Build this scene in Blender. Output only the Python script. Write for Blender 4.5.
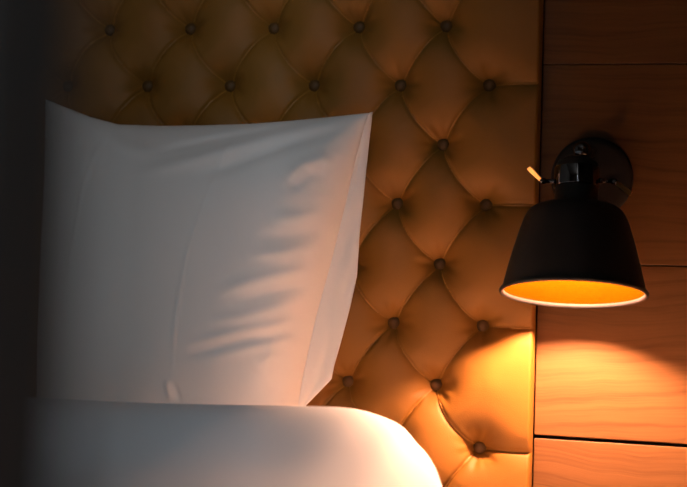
import bpy, bmesh, math, random
import numpy as np
from mathutils import Vector, Matrix, noise

random.seed(7)
for o in list(bpy.data.objects):
    bpy.data.objects.remove(o)
S = bpy.context.scene
COL = S.collection

# ------------------------------------------------------------------ camera
F_PX = 1500.0
YAW, PITCH, ROLL = -0.21292351, -0.05472442, -0.03182134
CAM = Vector((0.34569, -2.28270, 0.71249))
def _axes():
    c, s = math.cos, math.sin
    X = np.array([[1, 0, 0], [0, c(PITCH), -s(PITCH)], [0, s(PITCH), c(PITCH)]])
    Y = np.array([[c(YAW), 0, s(YAW)], [0, 1, 0], [-s(YAW), 0, c(YAW)]])
    Z = np.array([[c(ROLL), -s(ROLL), 0], [s(ROLL), c(ROLL), 0], [0, 0, 1]])
    M = Z @ X @ Y
    return [Vector((r[0], -r[2], r[1])) for r in M]
RIGHT, UP, BACK = _axes()
cam_data = bpy.data.cameras.new('camera')
cam_data.sensor_width = 36.0
cam_data.lens = F_PX / 687.0 * 36.0
cam_data.clip_start = 0.05
cam_data.dof.use_dof = True
cam_data.dof.focus_distance = 2.22
cam_data.dof.aperture_fstop = 3.4
cam = bpy.data.objects.new('camera', cam_data)
COL.objects.link(cam)
cam.matrix_world = Matrix(((RIGHT.x, UP.x, BACK.x, CAM.x),
                           (RIGHT.y, UP.y, BACK.y, CAM.y),
                           (RIGHT.z, UP.z, BACK.z, CAM.z),
                           (0, 0, 0, 1)))
S.camera = cam

# ------------------------------------------------------------------ world, daylight, exposure
LAMP_POWER = 6000.0
LAMP_COL = (1.0, 0.455, 0.25)
DAY_POWER = 138.0
world = bpy.data.worlds.new('world'); S.world = world
world.use_nodes = True
world.node_tree.nodes['Background'].inputs[0].default_value = (0.55, 0.72, 1.0, 1)
world.node_tree.nodes['Background'].inputs[1].default_value = 0.3

WIN = (0.80, 1.75, 1.40, 2.60)      # rear window x0 x1 z0 z1
REAR_Y = -4.3
day = bpy.data.lights.new('window_daylight', 'AREA')
day.shape = 'RECTANGLE'; day.size = WIN[1] - WIN[0]; day.size_y = WIN[3] - WIN[2]
day.energy = DAY_POWER; day.color = (0.88, 0.94, 1.0)
day_o = bpy.data.objects.new('window_daylight', day); COL.objects.link(day_o)
day_o.location = ((WIN[0] + WIN[1]) / 2, REAR_Y + 0.03, (WIN[2] + WIN[3]) / 2)
day_o.rotation_euler = (math.radians(90), 0, 0)      # -Z axis looks along +Y, into the room

S.view_settings.view_transform = 'Standard'
S.view_settings.look = 'None'
S.view_settings.exposure = 0.0
S.view_settings.gamma = 1.0
S.view_settings.use_curve_mapping = False

# ------------------------------------------------------------------ helpers
def at(px, py, Y):
    """point of the plane y = Y seen at photo pixel px, py"""
    d = RIGHT * ((px - 343.5) / F_PX) + UP * ((243.5 - py) / F_PX) - BACK
    return CAM + d * ((Y - CAM.y) / d.y)

def mesh_obj(name, verts, faces, mat, parent=None, smooth=True):
    me = bpy.data.meshes.new(name)
    me.from_pydata([tuple(v) for v in verts], [], faces)
    me.validate()
    if smooth:
        me.polygons.foreach_set('use_smooth', [True] * len(me.polygons))
    me.materials.append(mat)
    o = bpy.data.objects.new(name, me); COL.objects.link(o)
    if parent: o.parent = parent
    return o

def bm_obj(name, bm, mat, parent=None, smooth=False):
    bmesh.ops.recalc_face_normals(bm, faces=bm.faces)
    me = bpy.data.meshes.new(name); bm.to_mesh(me); bm.free()
    if smooth:
        me.polygons.foreach_set('use_smooth', [True] * len(me.polygons))
    me.materials.append(mat)
    o = bpy.data.objects.new(name, me); COL.objects.link(o)
    if parent: o.parent = parent
    return o

def box_bm(x0, x1, y0, y1, z0, z1, bevel=0.0, seg=2, bm=None):
    b = bmesh.new()
    bmesh.ops.create_cube(b, size=1)
    for v in b.verts:
        v.co = Vector(((x0 + x1) / 2 + v.co.x * (x1 - x0), (y0 + y1) / 2 + v.co.y * (y1 - y0), (z0 + z1) / 2 + v.co.z * (z1 - z0)))
    if bevel > 0:
        bmesh.ops.bevel(b, geom=list(b.edges), offset=bevel, segments=seg, affect='EDGES', profile=0.5)
    if bm is None: return b
    me = bpy.data.meshes.new('tmp'); b.to_mesh(me); b.free(); bm.from_mesh(me); bpy.data.meshes.remove(me)
    return bm

def lathe(profile, seg=64, mat4=None, close=False):
    """profile: (r, z) list; revolved about z"""
    verts, faces, rings = [], [], []
    for r, z in profile:
        if r < 1e-6:
            rings.append([len(verts)]); verts.append(Vector((0, 0, z)))
        else:
            ring = []
            for k in range(seg):
                a = 2 * math.pi * k / seg
                ring.append(len(verts)); verts.append(Vector((r * math.cos(a), r * math.sin(a), z)))
            rings.append(ring)
    for a, b in zip(rings[:-1], rings[1:]):
        for k in range(seg):
            k2 = (k + 1) % seg
            if len(a) == 1 and len(b) > 1: faces.append((a[0], b[k], b[k2]))
            elif len(b) == 1 and len(a) > 1: faces.append((a[k], b[0], a[k2]))
            elif len(a) > 1: faces.append((a[k], b[k], b[k2], a[k2]))
    if mat4 is not None: verts = [mat4 @ v for v in verts]
    return verts, faces

def lathe_obj(name, profile, mat, parent, mat4=None, seg=64):
    v, f = lathe(profile, seg, mat4)
    o = mesh_obj(name, v, f, mat, parent)
    bm = bmesh.new(); bm.from_mesh(o.data); bmesh.ops.recalc_face_normals(bm, faces=bm.faces); bm.to_mesh(o.data); bm.free()
    return o

def align(p, d):
    """matrix putting local z along d at p"""
    return Matrix.Translation(p) @ Vector(d).to_track_quat('Z', 'Y').to_matrix().to_4x4()

def empty(name, loc=(0, 0, 0)):
    o = bpy.data.objects.new(name, None); COL.objects.link(o); o.location = loc
    o.empty_display_size = 0.05
    return o

def tag(o, label=None, cat=None, group=None, kind=None):
    if label: o['label'] = label
    if cat: o['category'] = cat
    if group: o['group'] = group
    if kind: o['kind'] = kind
    return o

def adopt(child, parent):
    """parent without moving (parent is an unrotated empty)"""
    child.parent = parent
    child.matrix_parent_inverse = Matrix.Translation(-parent.location)

# ------------------------------------------------------------------ materials
def new_mat(name, base=(0.5, 0.5, 0.5), rough=0.5, metallic=0.0, spec=0.5):
    m = bpy.data.materials.new(name); m.use_nodes = True
    b = m.node_tree.nodes['Principled BSDF']
    b.inputs['Base Color'].default_value = (*base, 1)
    b.inputs['Roughness'].default_value = rough
    b.inputs['Metallic'].default_value = metallic
    b.inputs['Specular IOR Level'].default_value = spec
    return m
def N(m, t, **kw):
    n = m.node_tree.nodes.new(t)
    for k, v in kw.items(): setattr(n, k, v)
    return n
def L(m, a, b): m.node_tree.links.new(a, b)
def bsdf(m): return m.node_tree.nodes['Principled BSDF']

def ramp(m, stops):
    r = N(m, 'ShaderNodeValToRGB')
    e = r.color_ramp.elements
    while len(e) < len(stops): e.new(0.5)
    for k, (p, c) in enumerate(stops):
        e[k].position = p; e[k].color = (*c, 1)
    return r
def coords(m, scale=(1, 1, 1), loc=(0, 0, 0)):
    tc = N(m, 'ShaderNodeTexCoord'); mp = N(m, 'ShaderNodeMapping')
    mp.inputs['Scale'].default_value = scale; mp.inputs['Location'].default_value = loc
    L(m, tc.outputs['Object'], mp.inputs['Vector'])
    return mp.outputs['Vector']

def mat_leather(name, c0, c1, rough):
    m = new_mat(name, c0, rough, spec=0.35)
    n = N(m, 'ShaderNodeTexNoise'); n.inputs['Scale'].default_value = 9; n.inputs['Detail'].default_value = 6
    L(m, coords(m), n.inputs['Vector'])
    r = ramp(m, [(0.3, c0), (0.7, c1)])
    L(m, n.outputs['Fac'], r.inputs['Fac']); L(m, r.outputs['Color'], bsdf(m).inputs['Base Color'])
    v = N(m, 'ShaderNodeTexVoronoi'); v.inputs['Scale'].default_value = 620
    L(m, coords(m), v.inputs['Vector'])
    bp = N(m, 'ShaderNodeBump'); bp.inputs['Strength'].default_value = 0.22; bp.inputs['Distance'].default_value = 0.0007
    L(m, v.outputs['Distance'], bp.inputs['Height']); L(m, bp.outputs['Normal'], bsdf(m).inputs['Normal'])
    return m

def mat_linen(name, base, weave=1500, strength=0.15):
    m = new_mat(name, base, 0.85, spec=0.2)
    w1 = N(m, 'ShaderNodeTexNoise'); w1.inputs['Scale'].default_value = weave; w1.inputs['Detail'].default_value = 2
    L(m, coords(m, (1, 0.35, 1)), w1.inputs['Vector'])
    bp = N(m, 'ShaderNodeBump'); bp.inputs['Strength'].default_value = strength; bp.inputs['Distance'].default_value = 0.0005
    L(m, w1.outputs['Fac'], bp.inputs['Height']); L(m, bp.outputs['Normal'], bsdf(m).inputs['Normal'])
    bsdf(m).inputs['Sheen Weight'].default_value = 0.1
    return m

def mat_wood(name, dark, mid, light):
    m = new_mat(name, mid, 0.55, spec=0.3)
    oi = N(m, 'ShaderNodeObjectInfo')
    tc = N(m, 'ShaderNodeTexCoord')
    add = N(m, 'ShaderNodeVectorMath', operation='MULTIPLY_ADD')
    cmb = N(m, 'ShaderNodeCombineXYZ')
    L(m, oi.outputs['Random'], cmb.inputs[0]); L(m, oi.outputs['Random'], cmb.inputs[2])
    L(m, cmb.outputs[0], add.inputs[0]); add.inputs[1].default_value = (7, 7, 7)
    L(m, tc.outputs['Object'], add.inputs[2])
    # broad warp of the grain, with whorls
    warp = N(m, 'ShaderNodeTexNoise'); warp.inputs['Scale'].default_value = 4.2; warp.inputs['Detail'].default_value = 2
    L(m, add.outputs[0], warp.inputs['Vector'])
    w2 = N(m, 'ShaderNodeVectorMath', operation='MULTIPLY_ADD')
    L(m, warp.outputs['Color'], w2.inputs[0]); w2.inputs[1].default_value = (0.07, 0.0, 0.07)
    L(m, add.outputs[0], w2.inputs[2])
    mp = N(m, 'ShaderNodeMapping'); mp.inputs['Scale'].default_value = (2.6, 2.6, 85)
    L(m, w2.outputs[0], mp.inputs['Vector'])
    g = N(m, 'ShaderNodeTexNoise'); g.inputs['Scale'].default_value = 1.0; g.inputs['Detail'].default_value = 7; g.inputs['Roughness'].default_value = 0.62
    L(m, mp.outputs[0], g.inputs['Vector'])
    r = ramp(m, [(0.28, dark), (0.5, mid), (0.72, light)])
    L(m, g.outputs['Fac'], r.inputs['Fac'])
    # knots
    kv = N(m, 'ShaderNodeTexVoronoi'); kv.inputs['Scale'].default_value = 7.0
    mk = N(m, 'ShaderNodeMapping'); mk.inputs['Scale'].default_value = (0.75, 0.01, 1.3)
    L(m, add.outputs[0], mk.inputs['Vector']); L(m, mk.outputs[0], kv.inputs['Vector'])
    kr = ramp(m, [(0.0, (0.25, 0.25, 0.25)), (0.09, (1, 1, 1))])
    L(m, kv.outputs['Distance'], kr.inputs['Fac'])
    mx = N(m, 'ShaderNodeMix', data_type='RGBA', blend_type='MULTIPLY'); mx.inputs[0].default_value = 0.75
    L(m, r.outputs['Color'], mx.inputs[6]); L(m, kr.outputs['Color'], mx.inputs[7])
    L(m, mx.outputs[2], bsdf(m).inputs['Base Color'])
    bp = N(m, 'ShaderNodeBump'); bp.inputs['Strength'].default_value = 0.35; bp.inputs['Distance'].default_value = 0.0015
    L(m, g.outputs['Fac'], bp.inputs['Height']); L(m, bp.outputs['Normal'], bsdf(m).inputs['Normal'])
    return m

def mat_plain(name, base, rough, var=0.15, scale=6, **kw):
    m = new_mat(name, base, rough, **kw)
    n = N(m, 'ShaderNodeTexNoise'); n.inputs['Scale'].default_value = scale; n.inputs['Detail'].default_value = 4
    L(m, coords(m), n.inputs['Vector'])
    r = ramp(m, [(0.3, tuple(c * (1 - var) for c in base)), (0.7, tuple(min(1, c * (1 + var)) for c in base))])
    L(m, n.outputs['Fac'], r.inputs['Fac']); L(m, r.outputs['Color'], bsdf(m).inputs['Base Color'])
    return m

M_LEATHER = mat_leather('amber_upholstery', (0.210, 0.091, 0.0105), (0.240, 0.105, 0.0125), 0.6)
M_PLEAT_LIT = mat_plain('amber_pleat_lit', (0.28, 0.125, 0.013), 0.45)  # upholstery amber lightened so the fold lips look lit
M_BUTTON = mat_leather('brown_button_cover', (0.08, 0.038, 0.008), (0.095, 0.045, 0.010), 0.6)
M_PILLOW = mat_linen('white_pillow_cotton', (0.80, 0.78, 0.76))
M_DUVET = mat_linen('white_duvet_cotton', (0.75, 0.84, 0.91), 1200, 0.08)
M_WOOD = mat_wood('wall_board_wood', (0.09, 0.038, 0.011), (0.145, 0.065, 0.020), (0.17, 0.079, 0.025))
M_DARKWOOD = mat_plain('dark_stained_timber', (0.012, 0.0105, 0.009), 0.7)
M_BLACK = mat_plain('matt_black_paint', (0.021, 0.020, 0.018), 0.55, spec=0.3)
M_GLOSS = mat_plain('gloss_black_metal', (0.12, 0.12, 0.125), 0.05, metallic=1.0)
M_CHROME = mat_plain('polished_brass', (0.85, 0.52, 0.18), 0.42, metallic=1.0)
M_LINING = mat_plain('warm_shade_lining', (0.019, 0.0070, 0.0001), 0.8, spec=0.0)
M_RIM = mat_plain('pale_rim_enamel', (0.020, 0.019, 0.02), 0.4)
M_WALL = mat_plain('dim_plaster', (0.16, 0.14, 0.12), 0.9)
M_FLOOR = mat_wood('floor_wood', (0.10, 0.05, 0.025), (0.16, 0.08, 0.04), (0.2, 0.11, 0.05))
M_MATTRESS = mat_linen('mattress_ticking', (0.6, 0.6, 0.6))
M_BED = mat_plain('bed_base_fabric', (0.07, 0.06, 0.05), 0.8)
M_BACKING = mat_plain('headboard_backing', (0.02, 0.016, 0.012), 0.9)
m = bpy.data.materials.new('glowing_bulb'); m.use_nodes = True
nt = m.node_tree; nt.nodes.clear()
em = nt.nodes.new('ShaderNodeEmission'); out = nt.nodes.new('ShaderNodeOutputMaterial')
em.inputs[0].default_value = (*LAMP_COL, 1); em.inputs[1].default_value = LAMP_POWER
nt.links.new(em.outputs[0], out.inputs[0])
M_BULB = m

# ------------------------------------------------------------------ room shell
X0, X1, ZC = -2.4, 2.1, 2.7
def struct(name, bm, mat): return tag(bm_obj(name, bm, mat), kind='structure')
PLANK_Y = 0.030                                     # front face of the boards
WALL_Y = 0.052
wall = struct('wall_back', box_bm(X0, X1, WALL_Y, WALL_Y + 0.1, 0, ZC), M_BACKING)
struct('floor', box_bm(X0, X1, REAR_Y, WALL_Y + 0.1, -0.05, 0), M_FLOOR)
struct('ceiling', box_bm(X0, X1, REAR_Y, WALL_Y + 0.1, ZC, ZC + 0.05), M_WALL)
struct('wall_left', box_bm(X0 - 0.08, X0, REAR_Y, WALL_Y + 0.1, 0, ZC), M_WALL)
struct('wall_right', box_bm(X1, X1 + 0.08, REAR_Y, WALL_Y + 0.1, 0, ZC), M_WALL)
bm = bmesh.new()
for b in ((X0, WIN[0], 0, ZC), (WIN[1], X1, 0, ZC), (WIN[0], WIN[1], 0, WIN[2]), (WIN[0], WIN[1], WIN[3], ZC)):
    box_bm(b[0], b[1], REAR_Y - 0.1, REAR_Y, b[2], b[3], bm=bm)
struct('wall_rear', bm, M_WALL)
bm = bmesh.new()
for b in ((WIN[0], WIN[0] + .05, WIN[2], WIN[3]), (WIN[1] - .05, WIN[1], WIN[2], WIN[3]), (WIN[0], WIN[1], WIN[2], WIN[2] + .05),
          (WIN[0], WIN[1], WIN[3] - .05, WIN[3]), ((WIN[0] + WIN[1]) / 2 - .02, (WIN[0] + WIN[1]) / 2 + .02, WIN[2], WIN[3])):
    box_bm(b[0], b[1], REAR_Y - 0.07, REAR_Y - 0.02, b[2], b[3], bm=bm)
struct('window_1', bm, M_WALL)

# wide horizontal boards on the wall
EDGE_X = at(537, 243, 0.0).x
zs = [at(600, 439.5, PLANK_Y).z, at(660, 265.5, PLANK_Y).z, at(600, 64, PLANK_Y).z]
bounds = [0.0, 0.21, zs[0], zs[1], zs[2], zs[2] + 0.30, zs[2] + 0.61, zs[2] + 0.92, 2.69]
gap = {2: 0.0055}
for k in range(len(bounds) - 1):
    g0 = gap.get(k, 0.0016) / 2; g1 = gap.get(k + 1, 0.0016) / 2
    b = box_bm(EDGE_X + 0.0002 if bounds[k] < 1.2 else X0 + 0.02, X1 - 0.002, PLANK_Y, WALL_Y, bounds[k] + g0, bounds[k + 1] - g1, 0.0012, 1)
    for v in b.verts:                               # the wide lower joint runs slightly downhill to the right
        if (k == 1 and v.co.z > bounds[2] - 0.02) or (k == 2 and v.co.z < bounds[2] + 0.02):
            v.co.z -= 0.016 * (v.co.x - EDGE_X)
    bm_obj('plank', b, M_WOOD, wall)

struct('daylight_block_wall', box_bm(0.59, X1 - 0.002, -2.72, -2.62, 0, ZC - 0.002, 0), M_WALL)  # unseen, added to keep window daylight off the right of the back wall
# dark post beside the foot of the bed, close to the photographer
pd = 0.30
pc = CAM + RIGHT * ((86 - 343.5) / F_PX * pd) - BACK * pd      # its far edge
struct('trim_1', box_bm(pc.x - 0.10, pc.x, pc.y - 0.06, pc.y, 0, ZC, 0.004), M_DARKWOOD)

# ------------------------------------------------------------------ tufted headboard
PU, PV = 0.07, 0.09355712                    # half column pitch, row pitch
def bpos(c, r): return ((c - 8) * PU, 1.0 - (r - 2) * PV)
HB_X0, HB_X1 = -1.47, EDGE_X - 0.001
HB_Z0, HB_Z1 = 0.30, 1.40
hb = empty('headboard', (-0.65, 0.02, 0.0))
tag(hb, 'amber upholstered headboard with diamond button tufting against the wooden wall', 'headboard')
step = 0.0024
nx = int((HB_X1 - HB_X0) / step) + 1; nz = int((HB_Z1 - HB_Z0) / step) + 1
gx = np.linspace(HB_X0, HB_X1, nx); gz = np.linspace(HB_Z0, HB_Z1, nz)
GX, GZ = np.meshgrid(gx, gz)
dmin = np.full(GX.shape, 1.0); sgn = np.zeros(GX.shape); along = np.full(GX.shape, 0.5)
soft = np.ones(GX.shape); rbut = np.full(GX.shape, 1.0); angb = np.zeros(GX.shape); idb = np.zeros(GX.shape)
buttons = []
for r in range(-3, 11):
    for c in range(-14, 10):
        if (c - r) % 2: continue
        buttons.append((c, r))
SEAMS = []
def seam(p, q, bow, lap=1):
    p = np.array(p); q = np.array(q); mid = (p + q) / 2 + np.array(bow)
    ctrl = 2 * mid - (p + q) / 2
    t = np.linspace(0, 1, 25)[:, None]
    P = (1 - t) ** 2 * p + 2 * t * (1 - t) * ctrl + t * t * q
    R_ = 0.095
    SEAMS.append(P)
    x0, x1 = P[:, 0].min() - R_, P[:, 0].max() + R_; y0, y1 = P[:, 1].min() - R_, P[:, 1].max() + R_
    i0, i1 = np.searchsorted(gx, [x0, x1]); j0, j1 = np.searchsorted(gz, [y0, y1])
    if i1 <= i0 or j1 <= j0: return
    sx, sz = GX[j0:j1, i0:i1], GZ[j0:j1, i0:i1]
    best = np.full(sx.shape, 1.0); bs = np.zeros(sx.shape); bt = np.zeros(sx.shape)
    for k in range(24):
        a, b = P[k], P[k + 1]; d = b - a; l2 = d @ d
        u = np.clip(((sx - a[0]) * d[0] + (sz - a[1]) * d[1]) / l2, 0, 1)
        ex = sx - a[0] - u * d[0]; ez = sz - a[1] - u * d[1]
        dist = np.sqrt(ex * ex + ez * ez)
        w = dist < best
        best[w] = dist[w]; bs[w] = np.sign(d[0] * ez - d[1] * ex)[w]; bt[w] = ((k + u) / 24)[w]
    soft[j0:j1, i0:i1] *= 1 - np.exp(-(best / 0.022)) * np.clip((R_ - best) / 0.02, 0, 1)
    sub = dmin[j0:j1, i0:i1]; w = best < sub
    sub[w] = best[w]; sgn[j0:j1, i0:i1][w] = lap * bs[w]; along[j0:j1, i0:i1][w] = bt[w]
rs = random.Random(3)
for (c, r) in buttons:
    p = bpos(c, r)
    if c + 1 <= 9: seam(p, bpos(c + 1, r + 1), (-0.009 + rs.uniform(-.002, .002), -0.006))
    seam(p, bpos(c - 1, r + 1), (-0.003 + rs.uniform(-.001, .001), 0.002), -1)
    if c == 9: seam(p, (HB_X1 + 0.02, p[1] - 0.001), (0, -0.001))
    i0, i1 = np.searchsorted(gx, [p[0] - .08, p[0] + .08]); j0, j1 = np.searchsorted(gz, [p[1] - .1, p[1] + .1])
    if i1 > i0 and j1 > j0:
        sx, sz = GX[j0:j1, i0:i1] - p[0], GZ[j0:j1, i0:i1] - p[1]
        rr = np.sqrt(sx * sx + sz * sz); sub = rbut[j0:j1, i0:i1]; w = rr < sub
        sub[w] = rr[w]; angb[j0:j1, i0:i1][w] = np.arctan2(sz, sx)[w]; idb[j0:j1, i0:i1][w] = c * 3.7 + r * 1.9
edge_half = np.abs(along - 0.5) * 2            # 1 at a button, 0 half way
H = np.zeros(GX.shape)
H += 0.0145 * soft                         # padded diamond
H -= 0.0035 * np.exp(-(dmin / 0.0026) ** 2)                        # stitched crease
H += 0.0022 * sgn * np.exp(-dmin / 0.006) * (1 - edge_half ** 4)   # fold laps over its neighbour
H += 0.015 * (1 - np.exp(-(rbut / 0.030) ** 1.5)) - 0.015          # pit round each button
H -= 0.016 * np.exp(-(rbut / 0.019) ** 2)
wr = np.exp(-((rbut - 0.022) / 0.012) ** 2)
H += 0.0012 * wr * (np.cos(angb * 7 + idb) + 0.6 * np.cos(angb * 11 + idb * 1.7))   # pulled creases
H += 0.0012 * np.sin(GX * 31 + 2 * np.sin(GZ * 17)) * np.sin(GZ * 27 + 1.3)
# the padding thins out towards the right edge, which is rolled
thin = np.clip((HB_X1 - GX) / 0.07, 0, 1); thin = thin * thin * (3 - 2 * thin)
H = np.where(H > 0.009, 0.009 + (H - 0.009) * (0.5 + 0.5 * thin), H)
de = np.clip((HB_X1 - GX) / 0.0045, 0, 1)
roll = 1 - np.sqrt(np.clip(1 - (1 - de) ** 2, 0, 1))
Yf = 0.004 - H
YS = Yf * (1 - roll) + 0.024 * roll
verts = np.stack([GX.ravel(), YS.ravel(), GZ.ravel()], 1)
idx = np.arange(nx * nz).reshape(nz, nx)
faces = np.stack([idx[:-1, :-1].ravel(), idx[:-1, 1:].ravel(), idx[1:, 1:].ravel(), idx[1:, :-1].ravel()], 1)
me = bpy.data.meshes.new('upholstery')
me.vertices.add(len(verts)); me.vertices.foreach_set('co', verts.ravel().astype(np.float32))
me.loops.add(faces.size); me.loops.foreach_set('vertex_index', faces.ravel().astype(np.int32))
me.polygons.add(len(faces)); me.polygons.foreach_set('loop_start', np.arange(0, faces.size, 4, dtype=np.int32))
me.polygons.foreach_set('use_smooth', np.ones(len(faces), bool))
me.update(); me.validate(); me.materials.append(M_LEATHER)
uph = bpy.data.objects.new('upholstery', me); COL.objects.link(uph); adopt(uph, hb)
adopt(bm_obj('back_panel', box_bm(HB_X0, HB_X1 - 0.004, 0.036, 0.0515, HB_Z0, HB_Z1), M_BACKING), hb)
def surf_y(x, z):
    i = min(max(int(np.searchsorted(gx, x)), 1), nx - 1); j = min(max(int(np.searchsorted(gz, z)), 1), nz - 1)
    u = (x - gx[i - 1]) / (gx[i] - gx[i - 1]); v = (z - gz[j - 1]) / (gz[j] - gz[j - 1])
    return float((YS[j - 1, i - 1] * (1 - u) + YS[j - 1, i] * u) * (1 - v) + (YS[j, i - 1] * (1 - u) + YS[j, i] * u) * v)
for P in SEAMS:                                   # the folded lip that runs along each seam
    q = [p for p in P[::2] if HB_X0 + .005 < p[0] < HB_X1 - .004 and HB_Z0 + .005 < p[1] < HB_Z1 - .005]
    if len(q) < 6: continue
    if q[-1][0] > HB_X1 - 0.02: q = q + [np.array((HB_X1 - 0.0015, q[-1][1]))]
    pv_, pf_ = [], []
    for k, p in enumerate(q):
        d = q[min(k + 1, len(q) - 1)] - q[max(k - 1, 0)]; d = d / np.linalg.norm(d); n = np.array((-d[1], d[0]))
        y = surf_y(p[0], p[1]); r_ = 0.0017
        pv_ += [(p[0] + n[0] * r_, y + 0.0006, p[1] + n[1] * r_), (p[0] + n[0] * 0.0006, y - 0.0026, p[1] + n[1] * 0.0006), (p[0] - n[0] * r_, y + 0.0004, p[1] - n[1] * r_)]
        if k:
            b = 3 * k
            pf_ += [(b - 3, b - 2, b + 1, b), (b - 2, b - 1, b + 2, b + 1)]
    adopt(mesh_obj('pleat', pv_, pf_, M_PLEAT_LIT), hb)
BR = 0.0105
bprof = [(0.0, 0.0062), (0.0035, 0.0059), (0.0065, 0.0046), (0.0088, 0.0024), (0.0101, 0.0), (BR, -0.002), (BR, -0.006), (0.0085, -0.008), (0, -0.008)]
bv, bf = lathe(bprof, 24, Matrix.Rotation(math.radians(90), 4, 'X'))
proto = None
for (c, r) in buttons:
    x, z = bpos(c, r)
    if not (HB_X0 + .02 < x < HB_X1 and HB_Z0 + .02 < z < HB_Z1 - .02): continue
    if proto is None:
        proto = mesh_obj('button', bv, bf, M_BUTTON)
        tb = bmesh.new(); tb.from_mesh(proto.data); bmesh.ops.recalc_face_normals(tb, faces=tb.faces); tb.to_mesh(proto.data); tb.free()
        o = proto
    else:
        o = proto.copy(); COL.objects.link(o)
    j = np.searchsorted(gz, z); i = np.searchsorted(gx, x)
    o.location = (x, float(YS[min(j, nz - 1), min(i, nx - 1)]) - 0.007, z)
    adopt(o, hb)

# ------------------------------------------------------------------ bed and duvet
CREST_Y = -0.40
prof_px = [(306, 406.5), (351, 409), (380, 418), (398, 427), (414, 444), (424, 453), (435, 469), (442, 487), (447, 505), (450, 530)]
prof = [at(px, py, CREST_Y) for px, py in prof_px]
prof = [(p.x, p.z) for p in prof]
left = at(140, 403, CREST_Y)
zt = prof[0][1]
xe = prof[-1][0]
pts = [(-1.44, 0.30), (-1.445, 0.42), (-1.42, 0.50), (-1.36, 0.565), (-1.26, zt - 0.006), (-1.1, zt), (left.x - .3, left.z + .002), (left.x, left.z)] + prof + [(xe + 0.004, 0.42), (xe + 0.002, 0.30)]
def catmull(P, per):
    P = [Vector((*p, 0)) for p in P]; out = []
    for i in range(len(P) - 1):
        p0 = P[max(i - 1, 0)]; p1 = P[i]; p2 = P[i + 1]; p3 = P[min(i + 2, len(P) - 1)]
        n = max(2, int((p2 - p1).length / per))
        for k in range(n):
            t = k / n
            # centripetal-like damping of the tangents
            l1 = (p2 - p1).length
            m1 = (p2 - p0) * (l1 / max(1e-6, (p1 - p0).length + l1)); m2 = (p3 - p1) * (l1 / max(1e-6, (p3 - p2).length + l1))
            out.append((2 * t ** 3 - 3 * t * t + 1) * p1 + (t ** 3 - 2 * t * t + t) * m1 + (-2 * t ** 3 + 3 * t * t) * p2 + (t ** 3 - t * t) * m2)
    out.append(P[-1]); return out
prof2 = catmull(pts, 0.010)
ys = [-0.235, -0.236, -0.238, -0.243, -0.252, -0.265, -0.28, -0.30, -0.32, -0.34, -0.36, -0.38] + [CREST_Y - 0.0125 * k for k in range(0, 123)]
def crest(y):
    if y > CREST_Y:
        t = (y - CREST_Y) / (-0.235 - CREST_Y)
        return -0.07 * (1 - math.sqrt(max(0, 1 - t * t))) 
    t = CREST_Y - y
    return -0.090 * (1 - math.exp(-(t / 0.19) ** 2)) - 0.003 * t
dv, df = [], []
npf = len(prof2)
for y in ys:
    for p in prof2:
        topness = max(0, min(1, (p.y - 0.32) / 0.28))
        n = noise.noise(Vector((p.x * 3.1, y * 2.7, 1.3))) * 0.010 + noise.noise(Vector((p.x * 9, y * 6, 4.3))) * 0.003
        fade = min(1, max(0, (CREST_Y + 0.02 - y) / 0.25))
        side = max(0, min(1, (p.x - prof[2][0]) / 0.1))
        dv.append((p.x + n * side * fade * 1.2 - side * max(0, y - CREST_Y) * 0.2, y, p.y + crest(y) * topness + n * topness * fade))
for a in range(len(ys) - 1):
    for b in range(npf - 1):
        df.append((a * npf + b, (a + 1) * npf + b, (a + 1) * npf + b + 1, a * npf + b + 1))
duvet = mesh_obj('duvet', dv, df, M_DUVET)
bm = bmesh.new(); bm.from_mesh(duvet.data); bmesh.ops.recalc_face_normals(bm, faces=bm.faces)
if sum(f.normal.z for f in bm.faces) < 0: bmesh.ops.reverse_faces(bm, faces=bm.faces)
bm.to_mesh(duvet.data); bm.free()
sol = duvet.modifiers.new('thickness', 'SOLIDIFY'); sol.thickness = 0.02; sol.offset = -1
tag(duvet, 'plump white duvet with a rounded edge spread over the bed', 'duvet')

bed = empty('bed', (-0.69, -1.0, 0))
tag(bed, 'low bed with dark base carrying the white duvet and pillow', 'bed')
MX0, MX1 = -1.36, xe - 0.085
MT = 0.438
adopt(bm_obj('mattress', box_bm(MX0, MX1, -1.89, -0.035, 0.27, MT, 0.03, 3), M_MATTRESS, smooth=True), bed)
adopt(bm_obj('bed_base', box_bm(MX0, MX1, -1.89, -0.035, 0.10, 0.27, 0.008), M_BED), bed)
for x in (MX0 + .08, MX1 - .08):
    for y in (-1.81, -0.12):
        adopt(bm_obj('leg', box_bm(x - .025, x + .025, y - .025, y + .025, 0, 0.10, 0.004), M_DARKWOOD), bed)

# ------------------------------------------------------------------ pillow
def poly_at(P, y):
    for (xa, ya), (xb, yb) in zip(P[:-1], P[1:]):
        if y <= yb: return xa + (xb - xa) * (y - ya) / (yb - ya)
    return P[-1][0]
R_EDGE = [(366, 116), (357, 150), (346, 200), (333, 255), (317, 315), (305, 370), (299, 405), (288, 472)]
L_EDGE = [(45, 100), (44, 180), (40, 260), (37, 340), (36, 405), (44, 472)]
T_EDGE = [(45, 99), (62, 106), (90, 117), (118, 124.5), (160, 126), (205, 125.5), (250, 124), (290, 121), (325, 117.5), (350, 114.5), (366, 113)]
def top_y(s):
    x = 45 + s * (366 - 45)
    P = [(b, a) for a, b in T_EDGE]
    return poly_at(P, x)
BOT = 497.0
Y_TOP, Y_BOT = -0.052, -0.128
def st_to_px(s, t):
    y0 = 108 + t * (BOT - 108)
    xl, xr = poly_at(L_EDGE, y0), poly_at(R_EDGE, y0)
    y = top_y(s) + t * (BOT - top_y(s))
    return xl + s * (xr - xl), y
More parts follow.
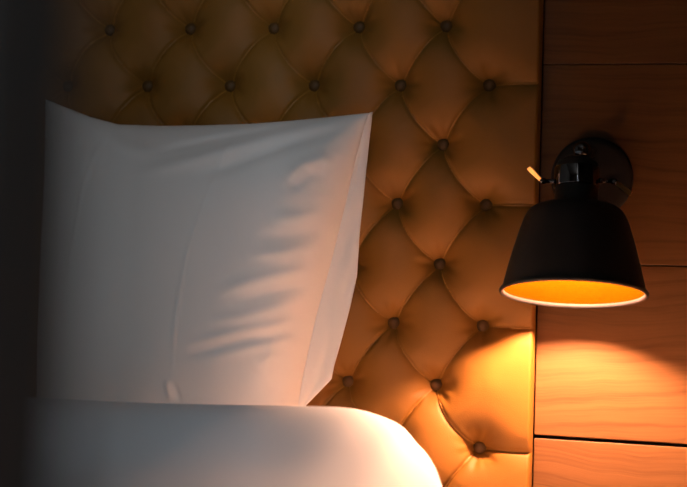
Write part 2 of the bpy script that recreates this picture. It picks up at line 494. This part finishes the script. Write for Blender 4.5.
def base_pt(s, t):
    x, y = st_to_px(s, t)
    Y = Y_TOP + (Y_BOT - Y_TOP) * t
    return at(x, y, Y)
def g(x, p, q): return max(0.0, 1 - abs(2 * x - 1) ** p) ** q
def bulge(s, t):
    if s < 0.58: gs = max(0, 1 - ((0.58 - s) / 0.58) ** 1.9) ** 0.75
    else: gs = max(0, 1 - ((s - 0.58) / 0.42) ** 4.0) ** 0.6
    return gs * g(t, 2.4, 0.6)
RIDGES = [  # pixel polylines, height (m), half width (px)
    ([(247, 122), (236, 160), (222, 205), (206, 262), (194, 330), (186, 412)], 0.0011, 2.2),
    ([(118, 122), (104, 155), (92, 195), (82, 262), (76, 330)], 0.0016, 2.2),
    ([(352, 121), (310, 132), (262, 149), (210, 168), (140, 186)], 0.0060, 7.5),
    ([(356, 118), (300, 124), (240, 136), (170, 150)], 0.0040, 6),
    ([(352, 128), (310, 145), (250, 172), (205, 190)], -0.0050, 7),
    ([(354, 118), (290, 128), (230, 143), (160, 162)], -0.0035, 5),
    ([(298, 190), (312, 174), (330, 167), (348, 176)], 0.0032, 6),
    ([(300, 200), (318, 184), (338, 182)], -0.0022, 6),
    ([(338, 214), (312, 226), (285, 230)], 0.0024, 6.2),
    ([(332, 236), (300, 246), (270, 249)], -0.0021, 6.2),
    ([(328, 252), (298, 262), (262, 266)], 0.0028, 6.2),
    ([(322, 276), (296, 283), (262, 293), (232, 305)], 0.0031, 6.2),
    ([(318, 290), (290, 298), (250, 312)], -0.0028, 6.2),
    ([(314, 304), (288, 316), (258, 326), (226, 330)], 0.0031, 6.2),
    ([(312, 322), (285, 333), (258, 339), (200, 356)], 0.0031, 5.6),
    ([(310, 334), (280, 343), (240, 352), (196, 364)], -0.0031, 5.6),
    ([(308, 340), (285, 349), (271, 352), (220, 366)], 0.0024, 5.6),
    ([(305, 362), (284, 362), (270, 372)], 0.0028, 6.2),
    ([(303, 380), (288, 384), (276, 398)], -0.0024, 6.2),
    ([(188, 404), (184, 385)], 0.0025, 2.5), ([(197, 406), (192, 388)], -0.0025, 2.5),
    ([(60, 118), (85, 160), (95, 200)], 0.0035, 8),
    ([(90, 120), (130, 150), (170, 165)], 0.0030, 8),
]
def ridge_h(x, y):
    h = 0.0
    for P, a, w in RIDGES:
        best = 1e9; bt = 0; n = len(P) - 1
        xs_ = [p[0] for p in P]; ys_ = [p[1] for p in P]
        m_ = 4 * w
        if x < min(xs_) - m_ or x > max(xs_) + m_ or y < min(ys_) - m_ or y > max(ys_) + m_: continue
        for k in range(n):
            ax, ay = P[k]; dx, dy = P[k + 1][0] - ax, P[k + 1][1] - ay
            u = max(0, min(1, ((x - ax) * dx + (y - ay) * dy) / (dx * dx + dy * dy)))
            d = math.hypot(x - ax - u * dx, y - ay - u * dy)
            if d < best: best = d; bt = (k + u) / n
        taper = min(1, 4 * (1 - bt)) * min(1, 0.25 + 5 * bt)
        h += a * taper * math.exp(-(best / w) ** 2)
    return h
c00, c10, c01, c11 = base_pt(0, 0), base_pt(1, 0), base_pt(0, 1), base_pt(1, 1)
PN = ((c10 - c00) + (c11 - c01)).cross((c01 - c00) + (c11 - c10)).normalized()
if PN.y > 0: PN = -PN
NS, NT = 210, 200
T_FRONT, T_BACK = 0.095, 0.034
def warp01(k, n):                            # denser near the seams
    u = k / n
    return u + 0.6 * (0.5 - 0.5 * math.cos(math.pi * u) - u)
pv, pf = [], []
for side, TH in ((1, T_FRONT), (-1, T_BACK)):
    off = len(pv)
    for j in range(NT + 1):
        t = warp01(j, NT)
        for i in range(NS + 1):
            s = warp01(i, NS)
            p = base_pt(s, t)
            b = bulge(s, t)
            h = TH * b
            if side > 0:
                x, y = st_to_px(s, t)
                rim = min(1, 12 * s) * min(1, 10 * (1 - s)) * min(1, 12 * t)
                h += ridge_h(x, y) * rim
                # puckers running in from the right-hand seam
                e = math.exp(-((1 - s) / 0.06))
                h += 0.0030 * e * min(1, 20 * (1 - s)) * noise.noise(Vector((3.0 * s, t * 26, 0.7)))
                h += 0.0022 * noise.noise(Vector((s * 4, t * 5, 9.1))) * min(1, b * 2)
            pv.append(p + PN * h * side)
    w = NS + 1
    for j in range(NT):
        for i in range(NS):
            q = (off + j * w + i, off + j * w + i + 1, off + (j + 1) * w + i + 1, off + (j + 1) * w + i)
            pf.append(q if side > 0 else q[::-1])
pil = empty('pillow', base_pt(0.5, 1.0))
tag(pil, 'plump white cotton pillow leaning against the amber headboard', 'pillow')
bm = bmesh.new()
me = bpy.data.meshes.new('t'); me.from_pydata([tuple(v) for v in pv], [], pf); bm.from_mesh(me); bpy.data.meshes.remove(me)
bmesh.ops.remove_doubles(bm, verts=bm.verts, dist=0.0003)
body = bm_obj('pillowcase', bm, M_PILLOW, smooth=True); adopt(body, pil)
# open hem of the pillowcase beyond the right seam
OUT_ = [(372, 112), (369, 140), (364, 190), (359, 240), (357, 276), (350, 308), (343, 335), (334, 366), (331.5, 379), (318, 393), (304, 407), (294, 472)]
fv, ff = [], []
NF, NR = 120, 14
for j in range(NF + 1):
    t = j / NF
    y_in = 114 + t * (470 - 114)
    y_out = 112 + t * (472 - 112)
    xi, xo = poly_at(R_EDGE, y_in) - 1.0, poly_at(OUT_, y_out)
    Yi = Y_TOP + (Y_BOT - Y_TOP) * t
    Yo = min(-0.040, Yi + 0.010)
    for i in range(NR + 1):
        u = i / NR
        p = at(xi + (xo - xi) * u, y_in + (y_out - y_in) * u, Yi + (Yo - Yi) * u)
        wv = 0.004 * math.sin(math.pi * u) * noise.noise(Vector((u * 2.5, t * 9, 2.2))) + 0.002 * u * noise.noise(Vector((u, t * 14, 5.2)))
        fv.append(p + PN * wv)
for j in range(NF):
    for i in range(NR):
        a = j * (NR + 1) + i
        ff.append((a, a + 1, a + NR + 2, a + NR + 1))
flap = mesh_obj('hem_flap', fv, ff, M_PILLOW); adopt(flap, pil)
sm = flap.modifiers.new('thickness', 'SOLIDIFY'); sm.thickness = 0.0025; sm.offset = 0

# ------------------------------------------------------------------ wall lamp
lamp_p = at(592, 178, PLANK_Y)
lamp = empty('wall_lamp', lamp_p)
tag(lamp, 'black bell shaped wall lamp glowing orange, mounted beside the headboard', 'wall lamp')
def L_add(o): adopt(o, lamp); return o
ROT_OUT = Vector((0, -1, 0))
L_add(lathe_obj('backplate', [(0, 0.014), (0.050, 0.014), (0.058, 0.012), (0.0615, 0.008), (0.0622, 0.003), (0.0622, 0.0), (0, 0.0)], M_BLACK, None, align(lamp_p, ROT_OUT)))
SH_Y = -0.108
top_c = at(576, 207, SH_Y)                       # crown of the shade
tilt_out, tilt_side = math.radians(9.5), math.radians(-0.3)
RM = Matrix.Rotation(tilt_side, 4, 'Y') @ Matrix.Rotation(-tilt_out, 4, 'X')
SM = Matrix.Translation(top_c) @ RM @ Matrix.Diagonal((1.03, 1.03, 1.03, 1))
outer = [(0.0, 0.0), (0.030, 0.0), (0.050, -0.0006), (0.0585, -0.0025), (0.0650, -0.007), (0.0695, -0.014), (0.0735, -0.024), (0.0780, -0.038), (0.0850, -0.062), (0.0907, -0.084), (0.0957, -0.106), (0.0985, -0.119)]
rim = [(0.0985, -0.118), (0.1012, -0.1195), (0.1024, -0.122), (0.1018, -0.1245), (0.0998, -0.1255), (0.0975, -0.1245), (0.0965, -0.122), (0.0965, -0.118)]
inner = [(0.0968, -0.1215), (0.0939, -0.106), (0.0889, -0.084), (0.0832, -0.062), (0.0762, -0.038), (0.0685, -0.019), (0.063, -0.011), (0.050, -0.005), (0.030, -0.003), (0.0, -0.003)]
shade = L_add(lathe_obj('shade', outer, M_BLACK, None, SM, 96)); shade['label'] = 'matt black bell shade'
ring = lathe_obj('rim_bead', rim[:5], M_BLACK, None, SM, 96); ring.parent = shade
ring2 = lathe_obj('rim_lip', rim[4:], M_RIM, None, SM, 96); ring2.parent = shade
lin = lathe_obj('lining', inner, M_LINING, None, SM, 96); lin.parent = shade; lin['label'] = 'glowing orange inside of the shade'
# socket, collar, dome
top_dir = RM.to_3x3() @ Vector((0, 0, 1))
SK = Matrix.Translation(top_c) @ RM
L_add(lathe_obj('socket_cup', [(0.034, -0.001), (0.034, 0.004), (0.0315, 0.008), (0.0305, 0.030)], M_BLACK, None, SK))
L_add(lathe_obj('collar', [(0.0305, 0.028), (0.0322, 0.0285), (0.0325, 0.030), (0.0325, 0.056), (0.0322, 0.0575), (0.0305, 0.058)], M_GLOSS, None, SK))
L_add(lathe_obj('socket_cap', [(0.0305, 0.057), (0.030, 0.062), (0.027, 0.068), (0.020, 0.072), (0.010, 0.0735), (0, 0.0738)], M_BLACK, None, SK))
# bulb, its neck hidden in the socket
bl = [(0.0, -0.071), (0.006, -0.070), (0.010, -0.067), (0.0125, -0.062), (0.0132, -0.056), (0.0125, -0.050), (0.010, -0.044), (0.009, -0.038), (0.0085, -0.030)]
bulb = L_add(lathe_obj('bulb', bl, M_BULB, None, SM, 32))
L_add(lathe_obj('bulb_holder', [(0.009, -0.031), (0.013, -0.029), (0.014, -0.002)], M_RIM, None, SM, 32))
# arm from the plate into the joint
a0 = at(589, 152, PLANK_Y - 0.012); a1 = at(581, 150, SH_Y - 0.012)
ad = (a1 - a0)
L_add(lathe_obj('arm', [(0.011, 0.0), (0.011, ad.length * 0.8)], M_BLACK, None, align(a0, ad)))
L_add(lathe_obj('arm_stud', [(0.0125, ad.length * 0.72), (0.0128, ad.length * 0.80), (0.0122, ad.length * 0.92), (0.0105, ad.length * 0.98), (0.006, ad.length), (0, ad.length * 1.005)], M_GLOSS, None, align(a0, ad)))
# thumb screws with flat wings
def thumb(pa, pb, tip, Yz, face):
    A, B, T = at(*pa, Yz), at(*pb, Yz - 0.004), at(*tip, Yz - 0.012)
    d = B - A; l = d.length
    sc = L_add(lathe_obj('thumb_screw', [(0.0, -0.004), (0.0042, -0.004), (0.0042, l * .35), (0.0030, l * .36), (0.0030, l * .75), (0.0046, l * .77), (0.0046, l * 1.05), (0.003, l * 1.15), (0, l * 1.16)], M_GLOSS, None, align(A, d), 24))
    e = T - B; w = e.cross(Vector(face)).normalized(); n = w.cross(e).normalized()
    bm = bmesh.new(); vs = []
    for u, hw, th in ((-0.05, .0022, .0018), (.15, .0026, .0016), (.8, .0036, .0013), (1.0, .0030, .0010)):
        for sw, sn in ((-1, -1), (1, -1), (1, 1), (-1, 1)):
            vs.append(bm.verts.new(B + e * u + w * hw * sw + n * th * sn))
    for k in range(3):
        for q in range(4):
            q2 = (q + 1) % 4
            bm.faces.new((vs[k * 4 + q], vs[k * 4 + q2], vs[k * 4 + 4 + q2], vs[k * 4 + 4 + q]))
    bm.faces.new(vs[0:4]); bm.faces.new(vs[12:16])
    wing = bm_obj('wing', bm, M_CHROME); wing.parent = sc; wing['label'] = 'shiny brass wing'
thumb((557, 181), (542, 181), (528.5, 167.5), SH_Y + 0.012, (0, -0.77, -0.64))
thumb((599, 180.5), (615, 181.5), (631, 194), SH_Y + 0.012, (0.25, -0.72, -0.65))

# ------------------------------------------------------------------ drawer stand under the lamp, unseen, added to bounce its light upward
ns = empty('bounce_nightstand', (0.415, -0.25, 0))
tag(ns, 'pale bedside stand with one drawer, added unseen below the wall lamp to bounce its light', 'bounce_nightstand')
M_NS = mat_plain('pale_lacquer', (0.86, 0.84, 0.80), 0.5)
adopt(bm_obj('top', box_bm(0.13, 0.70, -0.46, -0.04, 0.42, 0.445, 0.003), M_NS), ns)
adopt(bm_obj('body', box_bm(0.14, 0.69, -0.44, -0.04, 0.12, 0.42, 0.002), M_NS), ns)
dr = bm_obj('drawer', box_bm(0.155, 0.675, -0.456, -0.44, 0.26, 0.405, 0.002), M_NS); adopt(dr, ns)
kn = lathe_obj('knob', [(0, 0.022), (0.010, 0.020), (0.013, 0.014), (0.006, 0.008), (0.006, 0)], M_BLACK, None, align(Vector((0.415, -0.456, 0.335)), (0, -1, 0)), 24); kn.parent = dr

for x in (0.17, 0.66):
    for y in (-0.41, -0.07):
        adopt(bm_obj('leg', box_bm(x - .018, x + .018, y - .018, y + .018, 0, 0.12, 0.002), M_DARKWOOD), ns)
